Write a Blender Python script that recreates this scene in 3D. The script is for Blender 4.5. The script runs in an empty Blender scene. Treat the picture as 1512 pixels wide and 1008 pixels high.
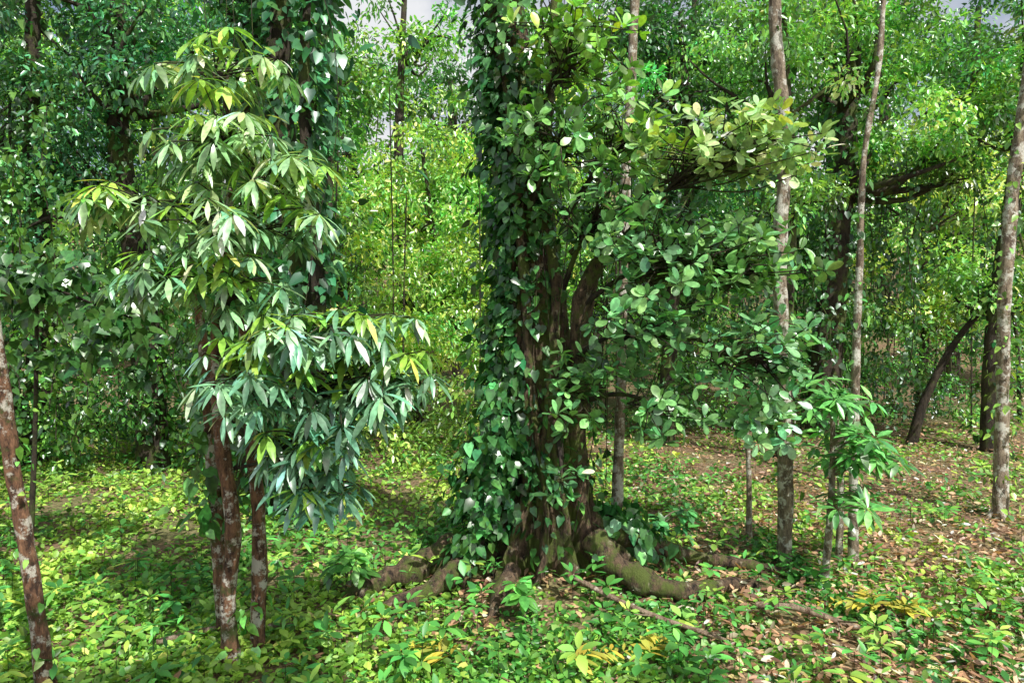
import bpy, math, numpy as np
from mathutils import Vector
rng=np.random.default_rng(7)
scene=bpy.context.scene
scene.view_settings.view_transform='Standard'
scene.view_settings.look='None'
scene.view_settings.exposure=0

# ------------------------------------------------------------------ helpers
def nrm(a):
    return a/np.maximum(np.linalg.norm(a,axis=-1,keepdims=True),1e-9)
_k=np.random.default_rng(3)
_dirs=_k.normal(size=(14,3)); _ph=_k.uniform(0,6.28,14)
def snoise(x,y,z=0,s=1.0):
    x=np.asarray(x,float)
    r=0
    for i in range(14):
        f=s*(0.6+0.25*i)
        r=r+np.sin(f*(x*_dirs[i,0]+y*_dirs[i,1]+z*_dirs[i,2])+_ph[i])/(1+0.12*i)
    return r/4.2
def gh(x,y):
    x=np.asarray(x,float);y=np.asarray(y,float)
    h=0.035*snoise(x,y,0,1.3)+0.05*snoise(x,y,5,0.35)
    h=h+0.16*np.exp(-((x-0.25)**2+(y-6.2)**2)/1.3)
    t=np.clip((y-18)/50,0,1); h=h+t*t*(3-2*t)*14
    t=np.clip((-y-20)/50,0,1); h=h+t*t*8
    return h
def catmull(pts,n):
    p=np.array(pts,float)
    p=np.vstack([2*p[0]-p[1],p,2*p[-1]-p[-2]])
    out=[]
    for i in range(1,len(p)-2):
        t=np.linspace(0,1,n,endpoint=False)[:,None]
        a,b,c,d=p[i-1],p[i],p[i+1],p[i+2]
        out.append(0.5*((2*b)+(-a+c)*t+(2*a-5*b+4*c-d)*t*t+(-a+3*b-3*c+d)*t**3))
    out.append(p[-2][None,:])
    return np.vstack(out)

def build_mesh(name,V,loops,starts,mat,col=None,smooth=True,parent=None):
    me=bpy.data.meshes.new(name)
    me.vertices.add(len(V)); me.vertices.foreach_set('co',np.ascontiguousarray(V,dtype=np.float32).ravel())
    me.loops.add(len(loops)); me.loops.foreach_set('vertex_index',np.ascontiguousarray(loops,dtype=np.int32))
    me.polygons.add(len(starts)); me.polygons.foreach_set('loop_start',np.ascontiguousarray(starts,dtype=np.int32))
    me.update(calc_edges=True)
    me.polygons.foreach_set('use_smooth',np.full(len(starts),smooth,dtype=bool))
    if col is not None:
        a=me.attributes.new('leafcol','FLOAT_COLOR','POINT')
        c=np.ones((len(V),4),np.float32); c[:,:3]=col
        a.data.foreach_set('color',c.ravel())
    me.materials.append(mat)
    ob=bpy.data.objects.new(name,me); scene.collection.objects.link(ob)
    if parent is not None: ob.parent=parent
    return ob

class Tubes:
    def __init__(s): s.V=[];s.F=[];s.n=0
    def add(s,pts,radii,sides=8,n=4,rough=0.0,close=True):
        P=catmull(pts,n) if len(pts)>2 else np.array(pts,float)
        R=np.interp(np.linspace(0,1,len(P)),np.linspace(0,1,len(radii)),radii)
        T=nrm(np.gradient(P,axis=0))
        ref=np.array([0.31,0.95,0.05]) if abs(T[:,2]).mean()>0.6 else np.array([0,0,1.0])
        A=nrm(np.cross(T,ref)); B=np.cross(T,A)
        th=np.linspace(0,2*np.pi,sides,endpoint=False)
        ring=A[:,None,:]*np.cos(th)[None,:,None]+B[:,None,:]*np.sin(th)[None,:,None]
        rr=R[:,None,None]*np.ones((1,sides,1))
        if rough>0:
            q=P[:,None,:]+ring*R[:,None,None]
            rr=rr*(1+rough*snoise(q[...,0]*3,q[...,1]*3,q[...,2]*1.5,3.0)[...,None])
        V=P[:,None,:]+ring*rr
        m=len(P)
        i=np.arange(m-1)[:,None]*sides; j=np.arange(sides)[None,:]; k=(j+1)%sides
        F=np.stack([i+j,i+k,i+sides+k,i+sides+j],-1).reshape(-1,4)+s.n
        s.V.append(V.reshape(-1,3)); s.F.append(F); s.n+=m*sides
        return P
    def raw(s,V,F):
        s.V.append(V); s.F.append(F+s.n); s.n+=len(V)
    def build(s,name,mat,parent=None):
        V=np.vstack(s.V);F=np.vstack(s.F)
        return build_mesh(name,V,F.ravel(),np.arange(len(F))*4,mat,None,True,parent)

def tpl_lance():
    rows=[(0.22,0.62),(0.5,1.0),(0.8,0.62)]
    V=[(0,0,0)]
    for t,w in rows: V+= [(t,-w*0.5,0.06),(t,0,0),(t,w*0.5,0.06)]
    V.append((1,0,0))
    F=[(0,2,1),(0,3,2)]
    for r in range(2):
        b=1+3*r
        F+=[(b,b+1,b+4,b+3),(b+1,b+2,b+5,b+4)]
    F+=[(7,8,10),(8,9,10)]
    return np.array(V,float),F
def tpl_round():
    rows=[(0.2,0.55),(0.5,1.0),(0.78,0.92),(0.94,0.5)]
    V=[(0,0,0)]
    for t,w in rows: V+= [(t,-w*0.5,0.05),(t,0,0),(t,w*0.5,0.05)]
    V.append((1,0,0))
    F=[(0,2,1),(0,3,2)]
    for r in range(3):
        b=1+3*r
        F+=[(b,b+1,b+4,b+3),(b+1,b+2,b+5,b+4)]
    F+=[(10,11,13),(11,12,13)]
    return np.array(V,float),F
def tpl_heart():
    V=[(0,0,0),(-.06,-.3,.05),(0.25,-.5,.06),(0.65,-.3,.04),(1,0,0),(0.65,.3,.04),(0.25,.5,.06),(-.06,.3,.05),(0.45,0,0)]
    F=[(0,8,2,1),(8,4,3,2),(0,7,6,8),(8,6,5,4)]
    return np.array(V,float),F
def tpl_simple():
    V=[(0,0,0),(0.3,-.45,.06),(0.7,-.36,.05),(1,0,0),(0.7,.36,.05),(0.3,.45,.06)]
    F=[(0,3,2,1),(0,5,4,3)]
    return np.array(V,float),F
TPL={'lance':tpl_lance(),'round':tpl_round(),'heart':tpl_heart(),'simple':tpl_simple()}
def bc(a,N):
    a=np.asarray(a,float)
    return np.broadcast_to(a,(N,)) if a.ndim==0 else a
class Leaves:
    def __init__(s,kind='simple',droop=0.15): s.kind=kind;s.droop=droop;s.d=[]
    def add(s,P,D,U,L,W,C):
        N=len(P)
        s.d.append((P,D,U,bc(L,N),bc(W,N),np.broadcast_to(C,(N,3))))
    def build(s,name,mat,parent=None):
        P,D,U,L,W,C=[np.concatenate([x[i] for x in s.d]) for i in range(6)]
        D=nrm(D); Nn=U-(U*D).sum(1,keepdims=True)*D
        Nn=nrm(Nn+1e-4); S=np.cross(D,Nn)
        T,F=TPL[s.kind]; N=len(P);k=len(T)
        dr=s.droop*rng.uniform(0.3,1.7,N)
        t=T[:,0][None,:,None];v=T[:,1][None,:,None];w=T[:,2][None,:,None]
        fold=rng.uniform(0.2,2.4,N)[:,None,None]
        V=P[:,None,:]+D[:,None,:]*t*L[:,None,None]+S[:,None,:]*v*W[:,None,None]+Nn[:,None,:]*(w*fold*W[:,None,None]-dr[:,None,None]*t*t*L[:,None,None])
        base=(np.arange(N)*k)[:,None]
        fl=np.concatenate([np.array(f) for f in F]); sz=np.array([len(f) for f in F])
        loops=(base+fl[None,:]).ravel()
        st=np.concatenate([[0],np.cumsum(sz)[:-1]]); tot=sz.sum()
        starts=((np.arange(N)*tot)[:,None]+st[None,:]).ravel()
        tip=0.85+0.3*np.clip(T[:,0],0,1)
        col=(C[:,None,:]*tip[None,:,None]).reshape(-1,3)
        return build_mesh(name,V.reshape(-1,3),loops,starts,mat,col,True,parent)
def empty(name,loc=(0,0,0)):
    e=bpy.data.objects.new(name,None); scene.collection.objects.link(e); e.empty_display_size=0.2
    return e
def jit(c,N,v=0.25,h=0.12):
    c=np.array(c,float); b=rng.lognormal(0,v,(N,1)); r=rng.normal(0,h,(N,1))
    out=c[None,:]*b*np.concatenate([1+r*1.6,1+r*0.3,1-r*0.5],1)
    return np.clip(out,0.002,0.34)

# ------------------------------------------------------------------ materials
def newmat(name):
    m=bpy.data.materials.new(name); m.use_nodes=True; nt=m.node_tree
    for n in list(nt.nodes): nt.nodes.remove(n)
    return m,nt,nt.nodes,nt.links
def leaf_mat(name,rough=0.42,trans=0.35,spec=0.5,tint=(1.3,1.3,0.5),boost=1.0):
    m,nt,N,L=newmat(name)
    o=N.new('ShaderNodeOutputMaterial'); p=N.new('ShaderNodeBsdfPrincipled'); tr=N.new('ShaderNodeBsdfTranslucent'); mx=N.new('ShaderNodeMixShader')
    a=N.new('ShaderNodeAttribute'); a.attribute_name='leafcol'
    vm=N.new('ShaderNodeVectorMath'); vm.operation='SCALE'; L.new(a.outputs['Color'],vm.inputs[0])
    tc=N.new('ShaderNodeTexCoord'); no=N.new('ShaderNodeTexNoise'); no.inputs['Scale'].default_value=28; no.inputs['Detail'].default_value=1
    L.new(tc.outputs['Object'],no.inputs['Vector'])
    mr=N.new('ShaderNodeMapRange'); mr.inputs[1].default_value=0.3; mr.inputs[2].default_value=0.7; mr.inputs[3].default_value=0.7*boost; mr.inputs[4].default_value=1.3*boost
    L.new(no.outputs['Fac'],mr.inputs[0]); L.new(mr.outputs[0],vm.inputs['Scale'])
    L.new(vm.outputs[0],p.inputs['Base Color'])
    t2=N.new('ShaderNodeVectorMath'); t2.operation='MULTIPLY'; t2.inputs[1].default_value=tint; L.new(vm.outputs[0],t2.inputs[0]); L.new(t2.outputs[0],tr.inputs['Color'])
    p.inputs['Roughness'].default_value=rough; p.inputs['Specular IOR Level'].default_value=spec
    mx.inputs[0].default_value=trans
    L.new(p.outputs[0],mx.inputs[1]); L.new(tr.outputs[0],mx.inputs[2]); L.new(mx.outputs[0],o.inputs['Surface'])
    return m
def leaf_mat_light(name,trans=0.3,gl=0.06,rough=0.45,boost=1.0,tint=(1.25,1.3,0.55)):
    m,nt,N,L=newmat(name)
    o=N.new('ShaderNodeOutputMaterial'); d=N.new('ShaderNodeBsdfDiffuse'); g=N.new('ShaderNodeBsdfGlossy'); tr=N.new('ShaderNodeBsdfTranslucent')
    m1=N.new('ShaderNodeMixShader'); m2=N.new('ShaderNodeMixShader')
    a=N.new('ShaderNodeAttribute'); a.attribute_name='leafcol'
    vm=N.new('ShaderNodeVectorMath'); vm.operation='SCALE'; L.new(a.outputs['Color'],vm.inputs[0]); vm.inputs['Scale'].default_value=boost
    t2=N.new('ShaderNodeVectorMath'); t2.operation='MULTIPLY'; t2.inputs[1].default_value=tint; L.new(vm.outputs[0],t2.inputs[0])
    L.new(vm.outputs[0],d.inputs['Color']); L.new(t2.outputs[0],tr.inputs['Color']); g.inputs['Roughness'].default_value=rough; g.inputs['Color'].default_value=(.9,.95,1,1)
    m1.inputs[0].default_value=gl; L.new(d.outputs[0],m1.inputs[1]); L.new(g.outputs[0],m1.inputs[2])
    m2.inputs[0].default_value=trans; L.new(m1.outputs[0],m2.inputs[1]); L.new(tr.outputs[0],m2.inputs[2]); L.new(m2.outputs[0],o.inputs['Surface'])
    return m
def bark_mat(name,c1,c2,lich,lamt=0.55,scale=6,moss=0.5,mossc=(0.09,0.12,0.025)):
    m,nt,N,L=newmat(name)
    o=N.new('ShaderNodeOutputMaterial'); p=N.new('ShaderNodeBsdfPrincipled'); L.new(p.outputs[0],o.inputs['Surface'])
    tc=N.new('ShaderNodeTexCoord'); mp=N.new('ShaderNodeMapping'); mp.inputs['Scale'].default_value=(1,1,0.35); L.new(tc.outputs['Object'],mp.inputs[0])
    n1=N.new('ShaderNodeTexNoise'); n1.inputs['Scale'].default_value=scale*2.5; n1.inputs['Detail'].default_value=8; n1.inputs['Roughness'].default_value=0.75; L.new(mp.outputs[0],n1.inputs['Vector'])
    r1=N.new('ShaderNodeValToRGB'); r1.color_ramp.elements[0].position=0.40; r1.color_ramp.elements[1].position=0.62
    r1.color_ramp.elements[0].color=(*c1,1); r1.color_ramp.elements[1].color=(*c2,1); L.new(n1.outputs['Fac'],r1.inputs[0])
    n2=N.new('ShaderNodeTexNoise'); n2.inputs['Scale'].default_value=scale; n2.inputs['Detail'].default_value=7; n2.inputs['Roughness'].default_value=0.72; L.new(tc.outputs['Object'],n2.inputs['Vector'])
    r2=N.new('ShaderNodeValToRGB'); r2.color_ramp.elements[0].position=lamt; r2.color_ramp.elements[1].position=lamt+0.06; L.new(n2.outputs['Fac'],r2.inputs[0])
    mx=N.new('ShaderNodeMixRGB'); L.new(r2.outputs[0],mx.inputs[0]); L.new(r1.outputs[0],mx.inputs[1]); mx.inputs[2].default_value=(*lich,1)
    n3=N.new('ShaderNodeTexNoise'); n3.inputs['Scale'].default_value=scale*0.6; n3.inputs['Detail'].default_value=6; n3.inputs['Roughness'].default_value=0.7; L.new(tc.outputs['Object'],n3.inputs['Vector'])
    r3=N.new('ShaderNodeValToRGB'); r3.color_ramp.elements[0].position=moss; r3.color_ramp.elements[1].position=moss+.1; L.new(n3.outputs['Fac'],r3.inputs[0])
    m2=N.new('ShaderNodeMixRGB'); L.new(r3.outputs[0],m2.inputs[0]); L.new(mx.outputs[0],m2.inputs[1]); m2.inputs[2].default_value=(*mossc,1)
    L.new(m2.outputs[0],p.inputs['Base Color']); p.inputs['Roughness'].default_value=0.85
    b=N.new('ShaderNodeBump'); b.inputs['Strength'].default_value=1.0; b.inputs['Distance'].default_value=0.06; L.new(n1.outputs['Fac'],b.inputs['Height']); L.new(b.outputs[0],p.inputs['Normal'])
    return m
M_gloss=leaf_mat('leaf_glossy',0.30,0.2,1.0,boost=2.4)
M_clus=leaf_mat('leaf_leathery',0.32,0.2,1.0,boost=2.4)
M_leaf=leaf_mat_light('leaf_soft',0.28,.09,.35,boost=2.2)
M_ground=leaf_mat_light('leaf_groundcover',0.22,0.06,0.45,boost=2.7)
M_far=leaf_mat_light('leaf_far',0.26,0.14,0.34,boost=2.9)
B_pale=bark_mat('bark_pale',(0.14,0.10,0.07),(0.52,0.42,0.3),(0.82,0.8,0.7),0.5,8,.57)
B_red=bark_mat('bark_reddish',(0.06,0.03,0.02),(0.42,0.22,0.12),(0.78,0.74,0.63),0.52,9,.55)
B_big=bark_mat('bark_buttress',(0.022,0.014,0.01),(0.27,0.18,0.11),(0.42,0.37,0.26),0.58,8,.47,(.12,.16,.03))
B_dark=bark_mat('bark_dark',(0.02,0.014,0.01),(0.08,0.06,0.04),(0.16,0.15,0.11),0.62,4)
B_dead=bark_mat('dead_wood',(0.18,0.11,0.07),(0.55,0.42,0.3),(0.7,0.6,0.48),0.58,8,.62)

m,nt,N,L=newmat('forest_floor')
o=N.new('ShaderNodeOutputMaterial'); p=N.new('ShaderNodeBsdfPrincipled'); L.new(p.outputs[0],o.inputs['Surface']); p.inputs['Roughness'].default_value=0.95
tc=N.new('ShaderNodeTexCoord')
n1=N.new('ShaderNodeTexNoise'); n1.inputs['Scale'].default_value=1.1; n1.inputs['Detail'].default_value=8; n1.inputs['Roughness'].default_value=0.7; L.new(tc.outputs['Object'],n1.inputs['Vector'])
r1=N.new('ShaderNodeValToRGB'); e=r1.color_ramp.elements; e[0].position=0.42; e[0].color=(0.22,0.12,0.07,1); e[1].position=0.6; e[1].color=(0.12,0.17,0.035,1); L.new(n1.outputs['Fac'],r1.inputs[0])
v=N.new('ShaderNodeTexVoronoi'); v.inputs['Scale'].default_value=22; L.new(tc.outputs['Object'],v.inputs['Vector'])
r2=N.new('ShaderNodeValToRGB'); e=r2.color_ramp.elements; e[0].color=(0.09,0.05,0.03,1); e[1].color=(0.46,0.33,0.21,1); L.new(v.outputs['Color'],r2.inputs[0])
mx=N.new('ShaderNodeMixRGB'); mx.inputs[0].default_value=0.45; L.new(r1.outputs[0],mx.inputs[1]); L.new(r2.outputs[0],mx.inputs[2]); L.new(mx.outputs[0],p.inputs['Base Color'])
b=N.new('ShaderNodeBump'); b.inputs['Distance'].default_value=0.04; L.new(v.outputs['Distance'],b.inputs['Height']); L.new(b.outputs[0],p.inputs['Normal'])
M_floor=m

# ------------------------------------------------------------------ ground sheet
gx=np.concatenate([np.linspace(-160,-16,25)[:-1],np.linspace(-16,16,161),np.linspace(16,160,25)[1:]])
gy=np.concatenate([np.linspace(-80,0,17)[:-1],np.linspace(0,22,111),np.linspace(22,200,46)[1:]])
X,Y=np.meshgrid(gx,gy); Z=gh(X,Y)
V=np.stack([X,Y,Z],-1).reshape(-1,3); nx=len(gx); ny=len(gy)
i=np.arange(ny-1)[:,None]*nx; j=np.arange(nx-1)[None,:]
F=np.stack([i+j,i+j+1,i+nx+j+1,i+nx+j],-1).reshape(-1,4)
build_mesh('ground',V,F.ravel(),np.arange(len(F))*4,M_floor)

# ------------------------------------------------------------------ foliage generators
def clump_leaves(LV,C,R,n,size,col,asp=0.45,flat=0.7,out=0.6,droop=0.35):
    d=nrm(rng.normal(size=(n,3))); r=rng.uniform(0.15,1,(n,1))**0.6
    P=np.array(C)[None,:]+d*r*np.array([R,R,R*flat])
    D=d*out+rng.normal(size=(n,3))*0.5; D[:,2]-=droop
    U=rng.normal(size=(n,3))*0.5+d*0.35; U[:,2]+=0.9
    Ls=size*rng.uniform(0.5,1.3,n)
    LV.add(P,D,U,Ls,Ls*asp*rng.uniform(0.8,1.2,n),jit(col,n,0.45,0.12))
def crown(LV,TB,C,Rad,nc,nl,cr,size,col,origin=None,limb=0.03,asp=0.45,limbs=10,colvar=0.5,shell=0.45):
    C=np.array(C,float);Rad=np.array(Rad,float)
    d=nrm(rng.normal(size=(nc,3))); r=rng.uniform(0,1,(nc,1))**shell
    P=C+d*r*Rad
    for q in range(nc):
        b=math.exp(rng.normal(0,colvar)); h=rng.normal(0,0.12)
        c=np.array(col)*b*np.array([1+h*1.6,1+0.2*h,1-h])
        clump_leaves(LV,P[q],cr*rng.uniform(0.6,1.35),int(nl*rng.uniform(0.6,1.4)),size,c,asp)
    if TB is not None and origin is not None:
        o=np.array(origin,float)
        for q in range(min(limbs,nc)):
            mid=(o+P[q])/2+rng.normal(size=3)*0.15*np.linalg.norm(P[q]-o)
            TB.add([o,mid,P[q]],[limb,limb*0.6,limb*0.2],5,3)
    return P
def rosette(LV,P,n,L,W,axis,tilt,col,droop=0.0,cv=0.22,sp=14):
    axis=nrm(np.array(axis,float)); ref=np.array([0.3,0.2,0.9]) if abs(axis[2])<0.8 else np.array([1,0.1,0])
    a=nrm(np.cross(axis,ref)); b=np.cross(axis,a)
    th=np.arange(n)*2.4+rng.uniform(0,6.28); tl=np.radians(tilt+rng.normal(0,sp,n))
    rad=a[None,:]*np.cos(th)[:,None]+b[None,:]*np.sin(th)[:,None]
    D=axis[None,:]*np.cos(tl)[:,None]+rad*np.sin(tl)[:,None]; D[:,2]-=droop
    D=D+rng.normal(size=(n,3))*0.1
    U=axis[None,:]*np.sin(tl)[:,None]-rad*np.cos(tl)[:,None]+np.array([0,0,0.35+droop])+rad*droop*0.8
    s=rng.uniform(0.65,1.15,n)
    off=axis[None,:]*rng.uniform(-.05,.03,(n,1))
    LV.add(np.array(P)[None,:]+D*0.02+off*(sp>14),D,U,L*s,W*s*rng.uniform(0.85,1.1,n),jit(col,n,cv,0.1))
def vine_cover(LV,path,rad,n,size,col,asp=0.75,spread=0.12,ang=None,angw=1.2):
    P=catmull(path,8); k=rng.uniform(0,len(P)-1.001,n); i0=k.astype(int); f=(k-i0)[:,None]
    c=P[i0]*(1-f)+P[i0+1]*f
    R=np.interp(k/(len(P)-1),np.linspace(0,1,len(rad)),rad)
    th=rng.uniform(0,6.283,n) if ang is None else rng.normal(ang,angw,n)
    keep=snoise(c[:,0]*0+np.cos(th)*1.2,np.sin(th)*1.2,c[:,2]*1.6,2.2)+rng.normal(0,.22,n)>-0.3
    o=np.stack([np.cos(th),np.sin(th),np.zeros(n)],1)
    bul=1+0.35*snoise(c[:,0]+th*0.5,c[:,1],c[:,2]*1.2,2.0)
    pos=c+o*(R*bul+rng.exponential(spread,n))[:,None]
    D=o*0.55+rng.normal(size=(n,3))*0.4; D[:,2]-=0.7
    U=o*0.8+rng.normal(size=(n,3))*0.4; U[:,2]+=0.5
    Ls=size*rng.uniform(0.45,1.35,n)
    C=jit(col,n,0.45,0.12)
    LV.add(pos[keep],D[keep],U[keep],Ls[keep],(Ls*asp)[keep],C[keep])

# ------------------------------------------------------------------ 1. buttress tree
T=empty('buttress_root_tree'); tb=Tubes()
sides=160
zs=np.concatenate([np.linspace(-0.15,2.0,64),np.linspace(2.06,10.5,60)])
cxs=np.interp(zs,[-0.15,1.0,2.5,4.0,5.3,7.5,10.5],[0.30,0.30,0.22,0.1,-0.08,-0.3,-0.3])
cys=np.interp(zs,[-0.15,2.5,5.3,10.5],[6.3,6.3,6.35,6.5])
r0=np.interp(zs,[-0.15,0.6,1.3,2.5,5.3,10.5],[0.36,0.31,0.27,0.24,0.19,0.15])
th=np.linspace(0,2*np.pi,sides,endpoint=False)
but=[(-176,1.3,0.13,0.95),(-152,0.95,0.12,.95),(-124,0.6,0.13,1.2),(-98,.32,.10,1.8),(-72,.40,.11,1.5),(-47,.50,.10,1.1),(-20,1.0,0.11,0.95),(-2,.8,.10,.8),(40,0.7,0.2,.7),(95,0.7,0.2,.7),(140,0.7,0.2,.7)]
Rr=np.zeros((len(zs),sides))+r0[:,None]
for a,amp,w,hh in but:
    dth=(th-math.radians(a)+np.pi)%(2*np.pi)-np.pi
    wob=0.12*np.sin(zs*3+a)
    lobe=np.exp(-(np.abs(dth[None,:]+wob[:,None])/w)**1.6)
    Rr+=lobe*(amp*np.exp(-np.maximum(zs,0)/ (hh*0.36))+0.10*np.exp(-((zs-1.2)/1.6)**2))[:,None]
qx=np.cos(th)[None,:]*Rr;qy=np.sin(th)[None,:]*Rr
Rr*=1+0.07*snoise(qx*2,qy*2,zs[:,None],3)+0.05*snoise(qx*2,qy*2,zs[:,None]*.5,11)
V=np.stack([cxs[:,None]+np.cos(th)*Rr,cys[:,None]+np.sin(th)*Rr,np.repeat(zs[:,None],sides,1)],-1).reshape(-1,3)
i=np.arange(len(zs)-1)[:,None]*sides; j=np.arange(sides)[None,:]; k=(j+1)%sides
tb.raw(V,np.stack([i+j,i+k,i+sides+k,i+sides+j],-1).reshape(-1,4))
tb.add([(0.6,6.1,0),(0.62,6.05,0.7),(0.58,6.07,1.3),(0.6,6.05,2.2),(0.68,5.95,2.8),(0.95,5.9,3.1),(1.3,5.8,3.45)],[0.14,0.10,0.09,0.08,0.05,0.03],16,14,0.35)
tb.add([(0.24,5.95,0.1),(0.30,5.95,1.4),(0.38,6.0,2.6),(0.3,6.1,3.6),(0.4,6.2,5.6)],[0.07,0.05,0.05,0.045,0.04],12,14,0.3)
tb.add([(0.02,5.98,0.1),(0.12,5.98,1.0),(0.14,6.0,2.2),(0.06,6.05,3.4),(-.1,6.1,5)],[0.06,0.04,0.05,0.045,0.04],12,14,0.3)
def root(pts,r): 
    pts=[(x,y,float(gh(x,y))+dz) for x,y,dz in pts]; tb.add(pts,r,16,12,0.4)
root([(-0.5,6.2,.25),(-0.8,6.05,.14),(-1.1,5.92,.08),(-1.32,5.75,.03),(-1.45,5.65,-.08)],[.12,.12,.10,.08,.04])
root([(0.7,5.95,.36),(0.92,5.78,.19),(1.22,5.68,.10),(1.55,5.75,.08),(1.85,5.92,.06),(2.2,5.95,.05),(2.5,5.8,-.03)],[.13,.105,.085,.075,.06,.045,.03])
root([(0.9,6.3,.33),(1.25,6.45,.18),(1.8,6.5,.09),(2.4,6.35,.05),(2.7,6.3,-.05)],[.12,.09,.065,.05,.03])
root([(-0.4,5.9,.18),(-0.72,5.65,.09),(-0.98,5.48,.04),(-1.1,5.42,-.03)],[.10,.085,.065,.03])
root([(0.0,5.75,.16),(-0.1,5.5,.08),(-0.16,5.3,.03),(-0.18,5.2,-.03)],[.07,.065,.05,.02])
tb.build('trunk',B_big,T)
lv=Leaves('heart',0.2)
mainp=[(0.2,6.3,0.9),(0.2,6.3,1.5),(0.14,6.3,2.6),(0.08,6.3,4),(-0.08,6.35,5.3),(-0.3,6.4,7.5)]
vine_cover(lv,mainp,[0.32,0.32,0.26,0.24,0.22,0.2],4200,0.095,(0.025,0.085,0.022),ang=3.4,angw=.75,spread=.08)
vine_cover(lv,mainp[2:],[0.26,0.24,0.22,0.2],1400,0.085,(0.03,0.09,0.02),ang=4.9,angw=.9,spread=.07)
vine_cover(lv,mainp[:4],[0.34,0.3,0.26,0.24],300,0.085,(0.03,0.09,0.02),ang=4.9,angw=.8,spread=.05)
vine_cover(lv,[(-0.14,6.1,0.6),(-0.10,6.1,1.1),(-0.05,6.15,1.9)],[0.2,0.22,0.16],1200,0.10,(0.028,0.095,0.025),ang=3.7,angw=1.0,spread=.09)
vine_cover(lv,[(-.5,6.0,0.28),(-.25,6.0,.6)],[0.1,0.1],160,0.10,(0.03,0.10,0.022),spread=.06)
vine_cover(lv,[(0.25,5.9,0.2),(0.25,5.9,1.6)],[0.08,0.06],130,0.10,(0.03,0.10,0.022))
vine_cover(lv,[(0.6,6.1,0.6),(0.6,6.05,2.2)],[0.12,0.1],160,0.09,(0.03,0.10,0.022),spread=.06)
vine_cover(lv,[(1.15,6.7,0.15),(1.05,6.6,0.4),(0.9,6.5,0.6)],[0.3,0.22,0.12],420,0.12,(0.035,0.12,0.03))
lv.build('climbing_vine_leaves',M_clus,T)
lr=Leaves('round',0.12); tw=Tubes()
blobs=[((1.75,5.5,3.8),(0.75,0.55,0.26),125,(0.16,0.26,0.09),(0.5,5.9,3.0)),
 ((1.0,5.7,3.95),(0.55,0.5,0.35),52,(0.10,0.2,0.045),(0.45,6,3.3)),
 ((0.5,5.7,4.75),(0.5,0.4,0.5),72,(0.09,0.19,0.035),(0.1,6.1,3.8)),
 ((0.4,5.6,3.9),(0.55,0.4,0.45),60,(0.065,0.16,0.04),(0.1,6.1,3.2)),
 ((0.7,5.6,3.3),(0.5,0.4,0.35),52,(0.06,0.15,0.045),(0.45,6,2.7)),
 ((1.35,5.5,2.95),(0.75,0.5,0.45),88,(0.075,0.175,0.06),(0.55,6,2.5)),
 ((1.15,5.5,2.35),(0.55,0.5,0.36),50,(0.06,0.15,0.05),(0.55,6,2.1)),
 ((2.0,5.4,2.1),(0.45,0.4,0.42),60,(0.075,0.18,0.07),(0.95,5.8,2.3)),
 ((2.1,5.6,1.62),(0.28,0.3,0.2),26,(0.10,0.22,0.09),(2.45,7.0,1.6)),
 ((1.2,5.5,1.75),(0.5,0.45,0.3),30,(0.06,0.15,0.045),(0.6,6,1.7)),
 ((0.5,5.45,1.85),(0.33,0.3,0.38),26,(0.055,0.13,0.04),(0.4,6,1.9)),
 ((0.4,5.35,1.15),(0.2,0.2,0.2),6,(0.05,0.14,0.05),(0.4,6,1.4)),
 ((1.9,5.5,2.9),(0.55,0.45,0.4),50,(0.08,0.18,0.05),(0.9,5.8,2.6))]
for C,R,n,c,o in blobs:
    C=np.array(C);o=np.array(o)
    mid=(C+o)/2+np.array([0,0,0.08]); tw.add([o,mid,C],[0.028,0.02,0.01],6,5)
    for q in range(n):
        d=nrm(rng.normal(size=3)); P=C+d*np.array(R)*rng.uniform(0.25,1.15)
        s=C+(o-C)*rng.uniform(0,0.4)
        tw.add([s,(s+P)/2+rng.normal(size=3)*0.05,P],[0.008,0.006,0.004],4,3)
        ax=d*0.5+rng.normal(size=3)*0.5+np.array([0,-0.35,0.75])
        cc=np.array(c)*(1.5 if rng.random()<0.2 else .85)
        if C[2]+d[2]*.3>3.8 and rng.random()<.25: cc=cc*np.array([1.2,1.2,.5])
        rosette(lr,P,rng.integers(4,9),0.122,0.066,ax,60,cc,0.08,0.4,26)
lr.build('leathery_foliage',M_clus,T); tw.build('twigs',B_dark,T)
lv=Leaves('simple'); tb2=Tubes()
crown(lv,tb2,(-0.6,7.0,11.0),(3.0,2.4,1.2),26,80,0.5,0.17,(0.06,0.15,0.03),(-0.3,6.5,9.5),0.08)
lv.build('high_crown',M_leaf,T); tb2.build('crown_limbs',B_dark,T)

# ------------------------------------------------------------------ 2. drooping broad-leaf tree (left)
T=empty('drooping_leaf_tree'); tb=Tubes()
tb.add([(-1.93,4.62,-0.1),(-1.97,4.65,0.5),(-1.93,4.65,1.0),(-2.02,4.7,1.7),(-2.05,4.75,2.4),(-1.95,4.75,3.2),(-1.95,4.75,4.2)],[0.062,0.05,0.05,0.046,0.038,0.025,0.012],14,10,0.3)
tb.add([(-1.82,4.75,-0.1),(-1.80,4.8,0.9),(-1.86,4.8,1.9),(-1.88,4.8,2.8),(-1.72,4.75,3.6)],[0.055,0.048,0.04,0.03,0.012],14,12,0.3)
tb.add([(-2.15,5.0,-0.1),(-2.2,5.0,1.2),(-2.28,5.0,2.4),(-2.35,5.0,3.2)],[0.05,0.045,0.035,0.02],12,12,0.3)
tb.build('stems',B_red,T)
ll=Leaves('lance',0.22); tw=Tubes()
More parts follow.
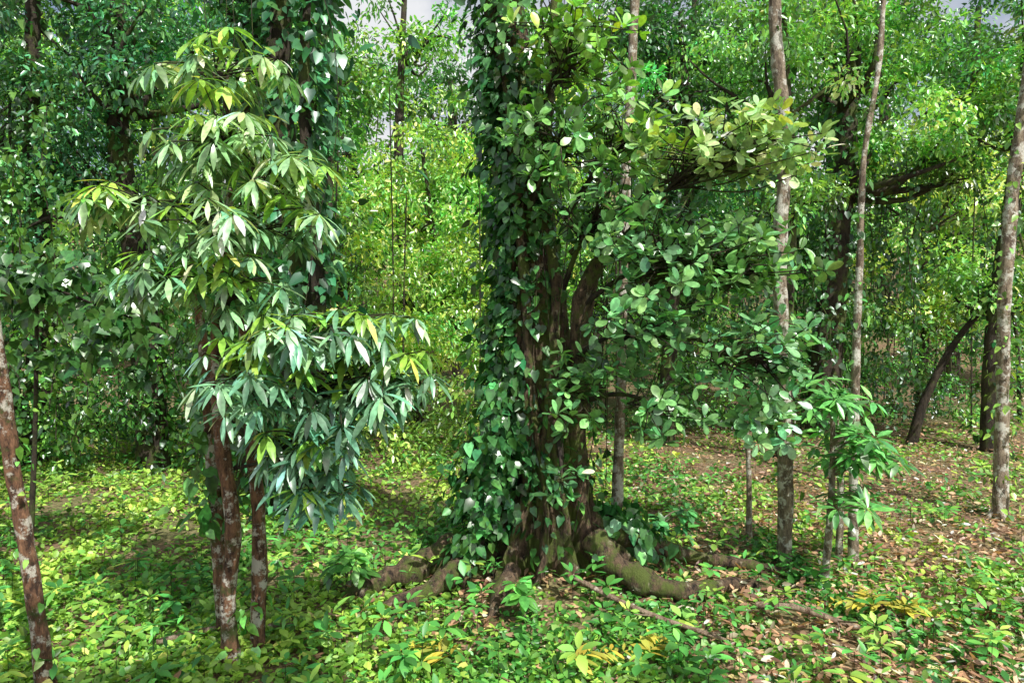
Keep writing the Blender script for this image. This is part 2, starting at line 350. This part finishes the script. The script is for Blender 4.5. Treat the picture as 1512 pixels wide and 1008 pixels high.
blobs=[((-1.98,4.6,4.1),(0.5,0.45,0.2),32),((-1.85,4.4,3.62),(0.45,0.4,0.28),42),((-1.5,4.45,3.35),(0.35,0.4,0.22),26),
((-2.6,4.5,3.24),(0.34,0.3,0.12),20),((-2.2,4.6,3.2),(0.3,0.3,0.2),14),((-1.7,4.3,3.05),(0.5,0.45,0.25),40),((-2.3,4.4,2.75),(0.36,0.35,0.14),26),
((-1.8,4.3,2.66),(0.5,0.45,0.24),40),((-1.0,4.3,2.42),(0.42,0.35,0.15),34),((-1.35,4.3,2.38),(0.42,0.4,0.2),36),((-1.62,4.2,2.1),(0.38,0.35,0.26),36),
((-0.75,4.35,2.1),(0.24,0.25,0.2),24),((-1.1,4.35,1.98),(0.42,0.35,0.26),40),((-1.3,4.35,1.65),(0.38,0.35,0.22),32),((-1.28,4.35,1.36),(0.26,0.3,0.08),13)]
for C,R,n in blobs:
    C=np.array(C); o=np.array([-1.95,4.75,max(1.4,C[2]-0.25)])
    tw.add([o,(C+o)/2+np.array([0,0,0.1]),C],[0.016,0.011,0.006],6,5)
    for q in range(n):
        d=nrm(rng.normal(size=3)); P=C+d*np.array(R)*rng.uniform(0.3,1.15)
        s=C+(o-C)*rng.uniform(0,0.5)
        tw.add([s,(s+P)/2+np.array([0,0,0.04]),P],[0.007,0.005,0.004],4,3)
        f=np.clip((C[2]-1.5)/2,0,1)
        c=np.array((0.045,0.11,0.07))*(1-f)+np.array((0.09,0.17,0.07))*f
        if d[2]>.4 and rng.random()<.6: c=np.array((.13,.25,.035))  # upper rosettes: yellow of light on the treetop put into the leaf colour
        elif rng.random()<0.4: c=c*np.array([2.2,1.9,2.1])  # random pale leaves: white gloss highlights painted into the base colour
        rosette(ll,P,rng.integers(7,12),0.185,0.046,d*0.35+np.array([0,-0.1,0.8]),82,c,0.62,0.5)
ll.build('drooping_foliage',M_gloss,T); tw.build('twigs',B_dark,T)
lv=Leaves('heart'); vine_cover(lv,[(-2.2,4.9,0.9),(-2.25,4.95,1.4),(-2.2,5,2.2)],[.05,.08,.06],180,0.11,(0.04,0.12,0.025),0.7,0.06)
vine_cover(lv,[(-1.9,4.7,0.05),(-1.88,4.7,0.5)],[.06,.05],40,0.09,(0.06,0.17,0.025),0.6,0.08)
lv.build('stem_vine_leaves',M_clus,T)

# ------------------------------------------------------------------ 3. slender trees
def slender(name,pts,rad,mat,vines=0,crownspec=None,vcol=(0.05,0.15,0.03)):
    T=empty(name); tb=Tubes(); tb.add(pts,rad,14,14,0.25)
    z0=pts[0]
    for q in range(5):
        a=rng.uniform(0,6.28); tb.add([(z0[0],z0[1],0.12),(z0[0]+math.cos(a)*rad[0]*1.6,z0[1]+math.sin(a)*rad[0]*1.6,-0.05)],[rad[0]*.5,rad[0]*.25],6,2)
    if crownspec:
        lv=Leaves('simple'); crown(lv,tb,*crownspec); lv.build('crown',M_leaf,T)
    tb.build('trunk',mat,T)
    if vines:
        lv=Leaves('heart'); vine_cover(lv,pts[:max(3,len(pts)-1)],[rad[0]*1.1]*2,vines,0.08,vcol,0.65,0.05); lv.build('vine_leaves',M_clus,T)
    return T
slender('slender_tree',[(1.02,6.8,-.1),(1.08,6.8,1.2),(1.1,6.8,2.6),(1.13,6.8,4),(1.2,6.8,5.7),(1.2,6.8,8.5)],[0.068,0.055,0.05,0.047,0.045,0.03],B_pale,40,((1.2,7,9.5),(1.3,1.3,.8),10,80,.45,.16,(0.06,0.16,0.03),(1.2,6.8,8.4),.04))
slender('slender_tree',[(2.68,6.65,-.1),(2.68,6.65,1.2),(2.62,6.65,2.3),(2.6,6.65,3.2),(2.62,6.65,4.2),(2.5,6.65,5.6),(2.5,6.7,8.5)],[0.078,0.066,0.062,0.07,0.06,0.058,0.04],B_pale,110,((2.6,7,9.6),(1.5,1.5,.8),12,80,.5,.16,(0.06,0.16,0.03),(2.5,6.7,8.3),.05))
slender('slender_tree',[(3.4,6.7,-.1),(3.38,6.7,1.5),(3.4,6.7,3),(3.42,6.7,4.0),(3.6,6.8,5.0),(3.7,6.9,6.4)],[0.05,0.036,0.034,0.03,0.025,0.015],B_pale,130,((3.8,7.2,6.6),(.9,.9,.5),8,60,.4,.14,(0.08,0.2,0.03),(3.68,6.9,6.2),.015))
slender('slender_tree',[(6.0,8.3,-.1),(6.0,8.3,1.2),(5.98,8.3,2.6),(6.05,8.3,4.2),(6.3,8.3,6.4),(6.4,8.4,9)],[0.09,0.075,0.07,0.07,0.065,0.05],B_pale,300,((6.4,8.6,10),(1.5,1.5,.8),12,80,.5,.17,(0.06,0.16,0.03),(6.4,8.4,8.8),.05),(0.12,0.24,0.04))
slender('slender_tree',[(-3.06,4.4,-.1),(-3.14,4.4,0.7),(-3.26,4.4,1.6),(-3.36,4.4,2.6),(-3.6,4.4,4.4),(-3.8,4.5,6.5)],[0.062,0.055,0.047,0.04,0.035,0.03],B_red,60,((-4.2,4.8,6.9),(1.1,1.1,.6),8,70,.45,.16,(0.06,0.16,0.03),(-3.8,4.5,6.4),.03),(0.1,0.24,0.04))

def sapling(name,base,top,r,blobs,L,W,col,kind='lance',mat=None,tilt=75,dr=0.25,nl=(6,10)):
    T=empty(name); tb=Tubes(); b=np.array(base);t=np.array(top)
    tb.add([b,(b*0.5+t*0.5)+np.array([0.03,0,0]),t],[r,r*0.8,r*0.5],9,8,0.12)
    lv=Leaves(kind,0.2)
    for C,R,n in blobs:
        C=np.array(C)
        for q in range(n):
            d=nrm(rng.normal(size=3)); P=C+d*np.array(R)*rng.uniform(0.2,1)
            s=b+(t-b)*np.clip((P[2]-0.15-b[2])/(t[2]-b[2]),0.1,1)
            tb.add([s,(s+P)/2+np.array([0,0,0.04]),P],[0.008,0.006,0.004],4,3)
            rosette(lv,P,rng.integers(*nl),L,W,d*0.4+np.array([0,-.15,.8]),tilt,col,dr,.4)
    lv.build('foliage',mat or M_clus,T); tb.build('stem',B_pale,T)
sapling('broadleaf_sapling',(2.86,6.15,-.05),(2.9,6.15,1.9),0.036,[((2.9,6.1,1.75),(.45,.4,.2),20),((3.1,6.0,1.3),(.42,.35,.3),24),((2.95,6.0,.85),(.35,.35,.12),10)],0.2,0.06,(0.055,0.17,0.04))
sapling('broadleaf_sapling',(2.52,7.15,-.05),(2.4,7.1,1.9),0.035,[((2.4,7.0,2.0),(.4,.35,.3),20),((2.8,6.9,2.2),(.38,.3,.3),20)],0.16,0.075,(0.06,0.17,0.05),'round')
sapling('broadleaf_sapling',(3.28,6.75,-.05),(3.2,6.7,1.5),0.04,[((3.2,6.6,1.3),(.3,.3,.35),10)],0.2,0.07,(0.06,0.18,0.04))
sapling('broadleaf_shrub',(-1.45,5.8,-.05),(-1.4,5.8,.45),0.015,[((-1.4,5.7,.4),(.2,.2,.15),7)],0.18,0.08,(0.05,0.15,0.03))
sapling('broadleaf_shrub',(0.1,5.2,-.05),(0.08,5.2,.3),0.012,[((0.08,5.2,.3),(.15,.15,.1),5)],0.14,0.07,(0.05,0.16,0.03))
sapling('broadleaf_shrub',(1.5,6.9,-.05),(1.5,6.9,.4),0.015,[((1.5,6.85,.35),(.5,.25,.18),14)],0.15,0.08,(0.04,0.14,0.04))

# ------------------------------------------------------------------ 4. mid and back forest trees
def forest_tree(name,x,y,r,h,crowns,col,size,lean=0.0,vine=0,vcol=(0.04,0.11,0.022),vsize=0.13,mat=None,vtop=0.85):
    T=empty(name); tb=Tubes(); lv=Leaves('simple')
    zb=float(gh(x,y)); pts=[(x,y,zb-.1),(x+lean*.25+rng.normal()*.08,y,zb+h*.3),(x+lean*.6+rng.normal()*.12,y,zb+h*.6),(x+lean,y,zb+h)]
    tb.add(pts,[r*1.25,r,r*.8,r*.4],12,8,0.12)
    for (dx,dy,cz),R,nc,nl,cr in crowns:
        C=np.array([x+lean+dx,y+dy,zb+cz]); oz=zb+min(h,max(1.0,cz-R[2]*0.8))
        f=(oz-zb)/h; o=(x+lean*f,y,oz)
        crown(lv,tb,C,R,nc,nl,cr,size,col,o,r*0.35,limbs=9)
    if lv.d: lv.build('crown',M_far,T)
    tb.build('trunk',mat or B_dark,T)
    if vine:
        lh=Leaves('heart'); pp=[tuple(np.array(pts[0])*(1-f)+np.array(pts[-1])*f) for f in np.linspace(0.02,vtop,5)]
        vine_cover(lh,pp,[r*1.2,r*1.3,r*1.5],vine,vsize,vcol,0.7,0.16); lh.build('vine_leaves',M_leaf,T)
DG=(0.024,0.075,0.015); MG=(0.06,0.145,0.022); YG=(0.15,0.26,0.045); BG=(0.03,0.10,0.04)  # YG carries the sunlit brightness of the middle bushes in its colour
forest_tree('vine_covered_tree',-2.75,8.2,.2,9,[((0,0,8.5),(1.3,1.3,.8),10,90,.5)],DG,.16,0.3,2800,vsize=0.14,vcol=(0.028,0.095,0.03))
forest_tree('vine_covered_tree',-2.35,7.9,.08,8.5,[((0,0,8.4),(.8,.8,.6),6,80,.4)],DG,.16,0.2,900,vsize=0.16,vcol=(0.028,0.1,0.04))
forest_tree('vine_covered_tree',-3.5,9.0,.15,8.5,[((0,0,6.2),(1.4,1,1.2),22,110,.5)],BG,.12,0.2,1200,vsize=0.14)
forest_tree('vine_covered_tree',-2.5,16.4,.14,10.5,[((0.3,0,9.2),(1.6,1.3,1.0),14,110,.5)],MG,.15,0,600,mat=B_dark)
forest_tree('vine_covered_tree',-5.6,10.6,.2,9,[((0,0,6.8),(2.1,1.5,1.7),48,150,.5),((-1,0,4.6),(1.6,1.2,1.0),20,150,.45)],BG,.115,-0.3,1500)
forest_tree('vine_covered_tree',-7.8,11,.18,9,[((0,0,6.0),(2.1,1.5,2.1),48,150,.5)],DG,.115,0.3,1300)
forest_tree('vine_covered_tree',6.2,13.6,.26,9.5,[((0,0,8.0),(2.6,1.6,1.9),54,150,.5),((1.2,-.5,5.4),(1.3,1,.8),16,130,.4)],MG,.125,0.4,2200,vcol=(0.025,0.08,0.018))
forest_tree('forest_tree',4.6,11.5,.12,8,[((0,0,6.8),(1.7,1.2,1.5),34,150,.42),((.4,-.3,4.4),(1.2,1,.6),12,110,.35)],(0.075,0.17,.03),.11,-0.2,500)
forest_tree('forest_tree',8.6,12.2,.14,8,[((-.3,0,6.8),(2.0,1.3,1.7),42,150,.42)],(0.075,0.17,.03),.115,0.5,500)
forest_tree('forest_tree',2.9,12.8,.12,8,[((-.3,0,7.4),(1.9,1.2,1.5),36,150,.5),((0,.3,3.9),(1.3,1.,1.4),26,130,.5)],DG,.125,0.2,500)
forest_tree('forest_tree',-3.6,13.2,.14,8,[((0,0,6.8),(1.6,1.3,1.1),24,120,.5)],MG,.14,0.1,500)
forest_tree('forest_tree',-2.0,14.6,.1,6,[((0,0,5.2),(2.0,1.3,1.2),40,160,.5),((.2,-.4,3.4),(1.9,1.2,1.2),40,160,.5),((-.2,-.8,1.8),(1.7,1,.9),28,150,.45)],YG,.125,0.1)
forest_tree('forest_tree',0.2,15.5,.1,6.5,[((0,0,5.0),(1.6,1.3,1.6),32,140,.5),((0,-.4,2.4),(1.5,1,1.2),26,140,.5)],(0.11,0.21,.04),.14,0.1)
forest_tree('forest_tree',9.6,16,.1,6.5,[((0,0,5.6),(2.2,1.3,1.6),38,150,.55),((0,-.4,3.0),(2.0,1,1.2),30,140,.5)],YG,.14,0.1)
forest_tree('forest_tree',7.0,17,.1,6,[((0,0,4.4),(1.8,1.3,1.6),34,150,.5)],DG,.15,0.1)
forest_tree('forest_tree',3.6,17,.1,6,[((0,0,4.2),(1.8,1.3,1.8),38,150,.5)],DG,.15,0.1)
T=empty('leaning_tree'); tb=Tubes(); tb.add([(7.6,12.9,0),(7.8,12.8,.9),(8.3,12.7,2.0),(9.0,12.6,2.9)],[.1,.08,.06,.03],8,8,.1); lv=Leaves('simple')
crown(lv,tb,(9,12.6,3.0),(1.2,.9,.6),16,110,.4,.13,MG,(8.6,12.65,2.5),.03); lv.build('crown',M_far,T); tb.build('trunk',B_dark,T)
cols=[DG,MG,MG,DG,(0.10,0.19,0.03)]
for x in np.arange(-15,17,3.5):
    xx=x+rng.uniform(-1,1); y=rng.uniform(18.5,22); h=rng.uniform(9.5,12)
    if -5.0<xx<-.8: h=8.2
    forest_tree('forest_tree',xx,y,.18,h,[((0,0,h*.84),(2.5,1.8,2.3),44,120,.58),((rng.uniform(-1,1),-.5,h*.42),(2.3,1.6,2.1),38,110,.65)],cols[rng.integers(0,5)],.17,rng.uniform(-.6,.6),0)
for x in np.arange(-24,26,4.4):
    xx=x+rng.uniform(-1,1); y=rng.uniform(27,33); h=rng.uniform(12,15.5)
    if -7<xx<-2: h=10.5
    forest_tree('forest_tree',xx,y,.25,h,[((0,0,h*.85),(3.2,2.2,3.2),42,90,.8),((rng.uniform(-1,1),-.5,h*.4),(3.2,2,2.8),32,90,.85)],cols[rng.integers(0,5)],.25,rng.uniform(-.6,.6))
lv=Leaves('simple')
for q in range(400):
    if q<200: x=rng.uniform(-44,44); y=rng.uniform(38,48); z=float(gh(x,y))+rng.uniform(0,7+2*math.sin(x*.4)); R=1.8;s=.5
    else: x=rng.uniform(-24,26); y=rng.uniform(21,30); z=float(gh(x,y))+rng.uniform(0,2.2); R=.9;s=.25
    b=math.exp(rng.normal(0,.4)); clump_leaves(lv,(x,y,z),R,100,s,np.array(MG)*b)
lv.build('distant_forest',M_far)

T=empty('undergrowth'); lv=Leaves('simple'); tb=Tubes()
def edge(x): return np.interp(x,[-12,-4,-1,1,3,14],[9.9,10.0,10.8,12.5,14.0,14.3])
for q in range(820):
    y=rng.uniform(0,1)**1.5*6; x=rng.uniform(-1,1); yy0=12+y; x=x*(yy0*.85+1); yy=edge(x)+y
    z=float(gh(x,yy)); hh=rng.uniform(0.05,1)*(3.6+1.2*math.sin(x*1.3)+y*0.2)
    if y<1.5: hh*=0.62
    b=math.exp(rng.normal(0,.65)); c=np.array(DG if rng.random()<.65 else MG)*b
    if -3.2<x<0.3: c=np.array([.11,.2,.035])*b  # central shrubs coloured brighter, sunlight there painted into the leaves
    clump_leaves(lv,(x,yy,z+hh),.42,75,.11,c)
lv.build('shrub_leaves',M_far,T)
for q in range(50):
    x=rng.uniform(-11,13); y=edge(x)+rng.uniform(0,5); z=float(gh(x,y)); a=rng.normal(size=2)*.5; h=rng.uniform(2.5,7)
    r=rng.uniform(.012,.05); tb.add([(x,y,z-.1),(x+a[0]*.2,y,z+h*.5),(x+a[0],y+a[1]*.5,z+h)],[r,r*.8,r*.5],6,5)
tb.build('stems',B_dark,T)
T=empty('hanging_vines'); tb=Tubes(); lv=Leaves('heart')
spots=[(x,rng.uniform(9.2,11),rng.uniform(0.2,1.5),rng.uniform(3,6)) for x in rng.uniform(-9,-3.5,34)]
spots+=[(x,rng.uniform(12.5,15),rng.uniform(0.5,2),rng.uniform(5,8)) for x in rng.uniform(4.5,9,14)]
spots+=[(x,y,rng.uniform(0.3,1.8),rng.uniform(5,7)) for x,y in zip(rng.uniform(.0,1.0,6),rng.uniform(5.7,6.1,6))]
spots+=[(x,rng.uniform(5.5,7.6),rng.uniform(1.0,2.8),6.5) for x in rng.uniform(-3.4,-1.6,5)]
for x,y,z0,z1 in spots:
    P=tb.add([(x,y,z1)]+[(x+rng.normal()*.14,y+rng.normal()*.08,z0+(z1-z0)*f) for f in (.8,.6,.4,.2,0)],[.004 if y<8 else .009]*2,4,6)
    if y>8:
        n=int(60*(z1-z0)); k=rng.integers(0,len(P),n); pos=P[k]+rng.normal(size=(n,3))*np.array([.09,.09,.14])
        D=rng.normal(size=(n,3))*.5; D[:,2]-=.8; U=rng.normal(size=(n,3))*.4; U[:,1]-=.7; U[:,2]+=.5
        Ls=rng.uniform(.06,.13,n); lv.add(pos,D,U,Ls,Ls*.7,jit(MG if rng.random()<.5 else DG,n))
tb.build('vine_stems',B_dark,T); lv.build('vine_leaves',M_leaf,T)
T=empty('leafy_liana'); lv=Leaves('heart'); tb=Tubes()
for C,R,n in [((-4.3,6.2,2.75),(.8,.5,.35),380),((-3.6,6.2,2.35),(.5,.4,.3),180),((-4.2,6.3,2.1),(.6,.4,.2),90),((-3.5,6.4,1.95),(.2,.2,.25),50)]:
    d=nrm(rng.normal(size=(n,3))); pos=np.array(C)+d*np.array(R)*rng.uniform(0.2,1,(n,1)); D=rng.normal(size=(n,3))*.5; D[:,2]-=.6
    U=rng.normal(size=(n,3))*.3; U[:,1]-=.5; U[:,2]+=.8; Ls=rng.uniform(.08,.16,n); lv.add(pos,D,U,Ls,Ls*.72,jit((.025,.075,.016),n))
tb.add([(-5.5,6.4,6),(-5,6.3,3.4),(-4.3,6.2,2.8),(-3.4,6.3,2.4)],[.02,.02,.015,.01],6,8)
tb.add([(-4.6,6.4,0),(-4.5,6.4,1.4),(-4.3,6.2,2.8)],[.03,.02,.015],6,8)
lv.build('leaves',M_clus,T); tb.build('stem',B_dark,T)

T=empty('shade_canopy_tree'); tb=Tubes(); lv=Leaves('simple')  # unseen tree added behind the camera, clumps placed to shade the left ground
tb.add([(5.2,-5.0,-.1),(5.1,-5,3),(4.6,-4.0,6),(3.0,-2,8.4)],[.3,.25,.2,.1],14,8,.1)
for C,R,nc in [((1.6,-1.3,9.0),(1.2,.7,.4),16),((.1,-1.6,9),(1.1,.6,.4),14),((5.4,-1.6,9),(1.2,.8,.4),6)]:
    crown(lv,tb,C,R,nc,130,.36,.17,MG,(3.0,-2,8.4),.05)
lv.build('crown',M_leaf,T); tb.build('trunk',B_dark,T)

# ------------------------------------------------------------------ 5. ground cover
def scatter(n,y0=3.4,y1=17):
    y=y0*np.exp(rng.uniform(0,math.log(y1/y0),n)); x=rng.uniform(-1,1,n)*(0.86*y+0.6); return x,y
n=140000; x,y=scatter(n)
dens=0.66+0.65*snoise(x,y,2,1.6)-0.46*np.clip((x-.5)/3.5,0,1)+0.1*(y>9)
k=rng.uniform(0,1,n)<dens; x=x[k];y=y[k];n=len(x)
k=((x-.28)**2+(y-6.3)**2)>.25; x=x[k];y=y[k];n=len(x)
hm=np.clip(0.07+0.12*snoise(x,y,9,2.2),0.01,.3)
rootm=(np.abs(x-.45)<1.9)&(y>5.2)&(y<6.8); hm=np.where(rootm,hm*.6,hm)
z=gh(x,y)+rng.uniform(0,1,n)*hm+.01
D=rng.normal(size=(n,3)); D[:,2]=rng.normal(0,.45,n); U=rng.normal(size=(n,3))*.7; U[:,2]+=1
Ls=rng.uniform(.025,.08,n)*(1+0.03*y)
t=np.clip(0.35+0.6*snoise(x,y,4,1.1)+rng.normal(0,.25,n)+.3*(y>7.5)*(x<1.5),0,1)[:,None]  # far left band shifted to lime: sunlit strip painted into the leaf colour
col=(1-t)*np.array([.032,.115,.02])+t*np.array([.16,.25,.035]); col=col*rng.lognormal(0,.4,(n,1))
lv=Leaves('simple'); lv.add(np.stack([x,y,z],1),D,U,Ls,Ls*rng.uniform(.45,.85,n),np.clip(col,0,.32)); lv.build('ground_cover_plants',M_ground)
n=54000; x,y=scatter(n,3.4,15); k=rng.uniform(0,1,n)<(0.15+0.65*np.clip((x+.5)/3.5,-.5,1)+.5*snoise(x,y,7,1.3)); x=x[k];y=y[k];n=len(x)
D=rng.normal(size=(n,3)); D[:,2]*=.3; U=rng.normal(size=(n,3))*.45; U[:,2]+=1; Ls=rng.uniform(.03,.11,n)
pal=np.array([[.17,.095,.055],[.24,.15,.09],[.08,.042,.026],[.24,.19,.08],[.32,.27,.2]]); c=pal[rng.choice(5,n,p=[.3,.28,.2,.09,.13])]*rng.lognormal(0,.35,(n,1))
lv=Leaves('simple',0.1); lv.add(np.stack([x,y,gh(x,y)+rng.uniform(.01,.09,n)],1),D,U,Ls,Ls*rng.uniform(.3,.55,n),np.clip(c,0,.33)); lv.build('leaf_litter',M_ground)
lv=Leaves('lance',.2); tb=Tubes()
for q in range(850):
    x,y=scatter(1,3.6,11); x=float(x[0]);y=float(y[0])
    if (x-.28)**2+(y-6.3)**2<.3: continue
    z=float(gh(x,y)); h=rng.uniform(.06,.28); ax=rng.normal(size=3)*.2+np.array([0,0,1]); P=np.array([x,y,z+h])
    tb.add([(x,y,z),tuple(P)],[.003,.002],3)
    c=(.04,.135,.025) if rng.random()<.65 else (.13,.22,.035)
    s=rng.uniform(.07,.15); rosette(lv,P,rng.integers(4,8),s,s*rng.uniform(.3,.55),ax,75,c,.1,.35)
T=empty('seedlings'); lv.build('seedling_leaves',M_ground,T); tb.build('seedling_stems',B_dark,T)
T=empty('yellow_fern'); lv=Leaves('lance',.15)
for bx,by,az in [(3.0,5.4,.3),(3.0,5.4,2.7),(3.05,5.4,-.4),(.4,4.5,.4),(.95,4.6,1.2),(-.4,4.55,2.4),(2.95,5.45,1.4)]:
    z=float(gh(bx,by))+.13; d=np.array([math.cos(az),math.sin(az)*.7,.12]); s=np.array([-d[1],d[0],0])
    for tt in np.linspace(.05,1,13):
        P=np.array([bx,by,z])+d*.5*tt-np.array([0,0,.1*tt*tt])+rng.normal(size=3)*.008
        for sg in (-1,1):
            l=.18*(1-tt*.75); lv.add(P[None],(d*.6+sg*s+rng.normal(size=3)*.2)[None],np.array([[0,0,1.]])+rng.normal(size=(1,3))*.2,l,l*.3,jit((.22,.19,.03),1,.2,.08))
lv.build('fronds',M_ground,T)
def branch(pts,r,name='fallen_branch'):
    tb=Tubes(); pp=[(x,y,float(gh(x,y))+dz) for x,y,dz in pts]; tb.add(pp,r,9,8,.15)
    for q in range(3):
        a=np.array(pp[rng.integers(1,len(pp)-1)]); tb.add([a,a+rng.normal(size=3)*np.array([.12,.12,.03])+np.array([0,0,.05])],[r[0]*.4,r[0]*.2],5,2)
    tb.build(name,B_dead)
branch([(.5,5.55,.18),(.8,5.38,.13),(1.1,5.2,.1),(1.45,5.05,.08),(1.6,5.0,.06)],[.02,.022,.018,.012])
branch([(2.0,5.5,.08),(2.3,5.4,.12),(2.55,5.25,.09),(2.7,5.2,.06)],[.025,.03,.025,.016])
branch([(3.75,5.5,.08),(4.1,5.55,.11),(4.7,5.55,.08)],[.03,.035,.025])
branch([(-2.6,4.9,.06),(-2.2,5.0,.08),(-1.6,5.1,.06)],[.02,.022,.015])
branch([(3.6,8.8,.03),(4.2,8.6,.1),(4.6,8.9,.2)],[.02,.02,.015])

# ------------------------------------------------------------------ light, sky, camera
S=Vector((0.34,-0.50,0.80)).normalized()
sun=bpy.data.lights.new('sun','SUN'); sun.energy=5; sun.angle=math.radians(0.5); sun.color=(1,.965,.9)
so=bpy.data.objects.new('sun',sun); scene.collection.objects.link(so); so.rotation_euler=S.to_track_quat('Z','Y').to_euler(); so.location=(10,-12,20)
w=bpy.data.worlds.new('World'); scene.world=w; w.use_nodes=True; nt=w.node_tree
bg=nt.nodes['Background']; sk=nt.nodes.new('ShaderNodeTexSky'); sk.sky_type='NISHITA'; sk.sun_disc=False
sk.sun_elevation=math.asin(S.z); sk.sun_rotation=math.atan2(S.x,S.y); sk.dust_density=3
tc=nt.nodes.new('ShaderNodeTexCoord'); no=nt.nodes.new('ShaderNodeTexNoise'); no.inputs['Scale'].default_value=4.0; no.inputs['Detail'].default_value=6
nt.links.new(tc.outputs['Generated'],no.inputs['Vector'])
cr=nt.nodes.new('ShaderNodeMapRange'); cr.inputs[1].default_value=.44; cr.inputs[2].default_value=.60; cr.inputs[3].default_value=.12; cr.inputs[4].default_value=1.0
nt.links.new(no.outputs['Fac'],cr.inputs[0])
mx=nt.nodes.new('ShaderNodeMixRGB'); mx.inputs[2].default_value=(6.6,6.7,6.9,1)
nt.links.new(cr.outputs[0],mx.inputs[0]); nt.links.new(sk.outputs[0],mx.inputs[1])
nt.links.new(mx.outputs[0],bg.inputs[0]); bg.inputs[1].default_value=.13
cam=bpy.data.cameras.new('camera'); cam.lens=24; cam.sensor_width=36; cam.clip_end=500
co=bpy.data.objects.new('camera',cam); scene.collection.objects.link(co); co.location=(0,0,2.5); co.rotation_euler=(math.radians(90-2.5),0,0)
scene.camera=co
print('FACES',sum(len(o.data.polygons) for o in scene.objects if o.type=='MESH'))
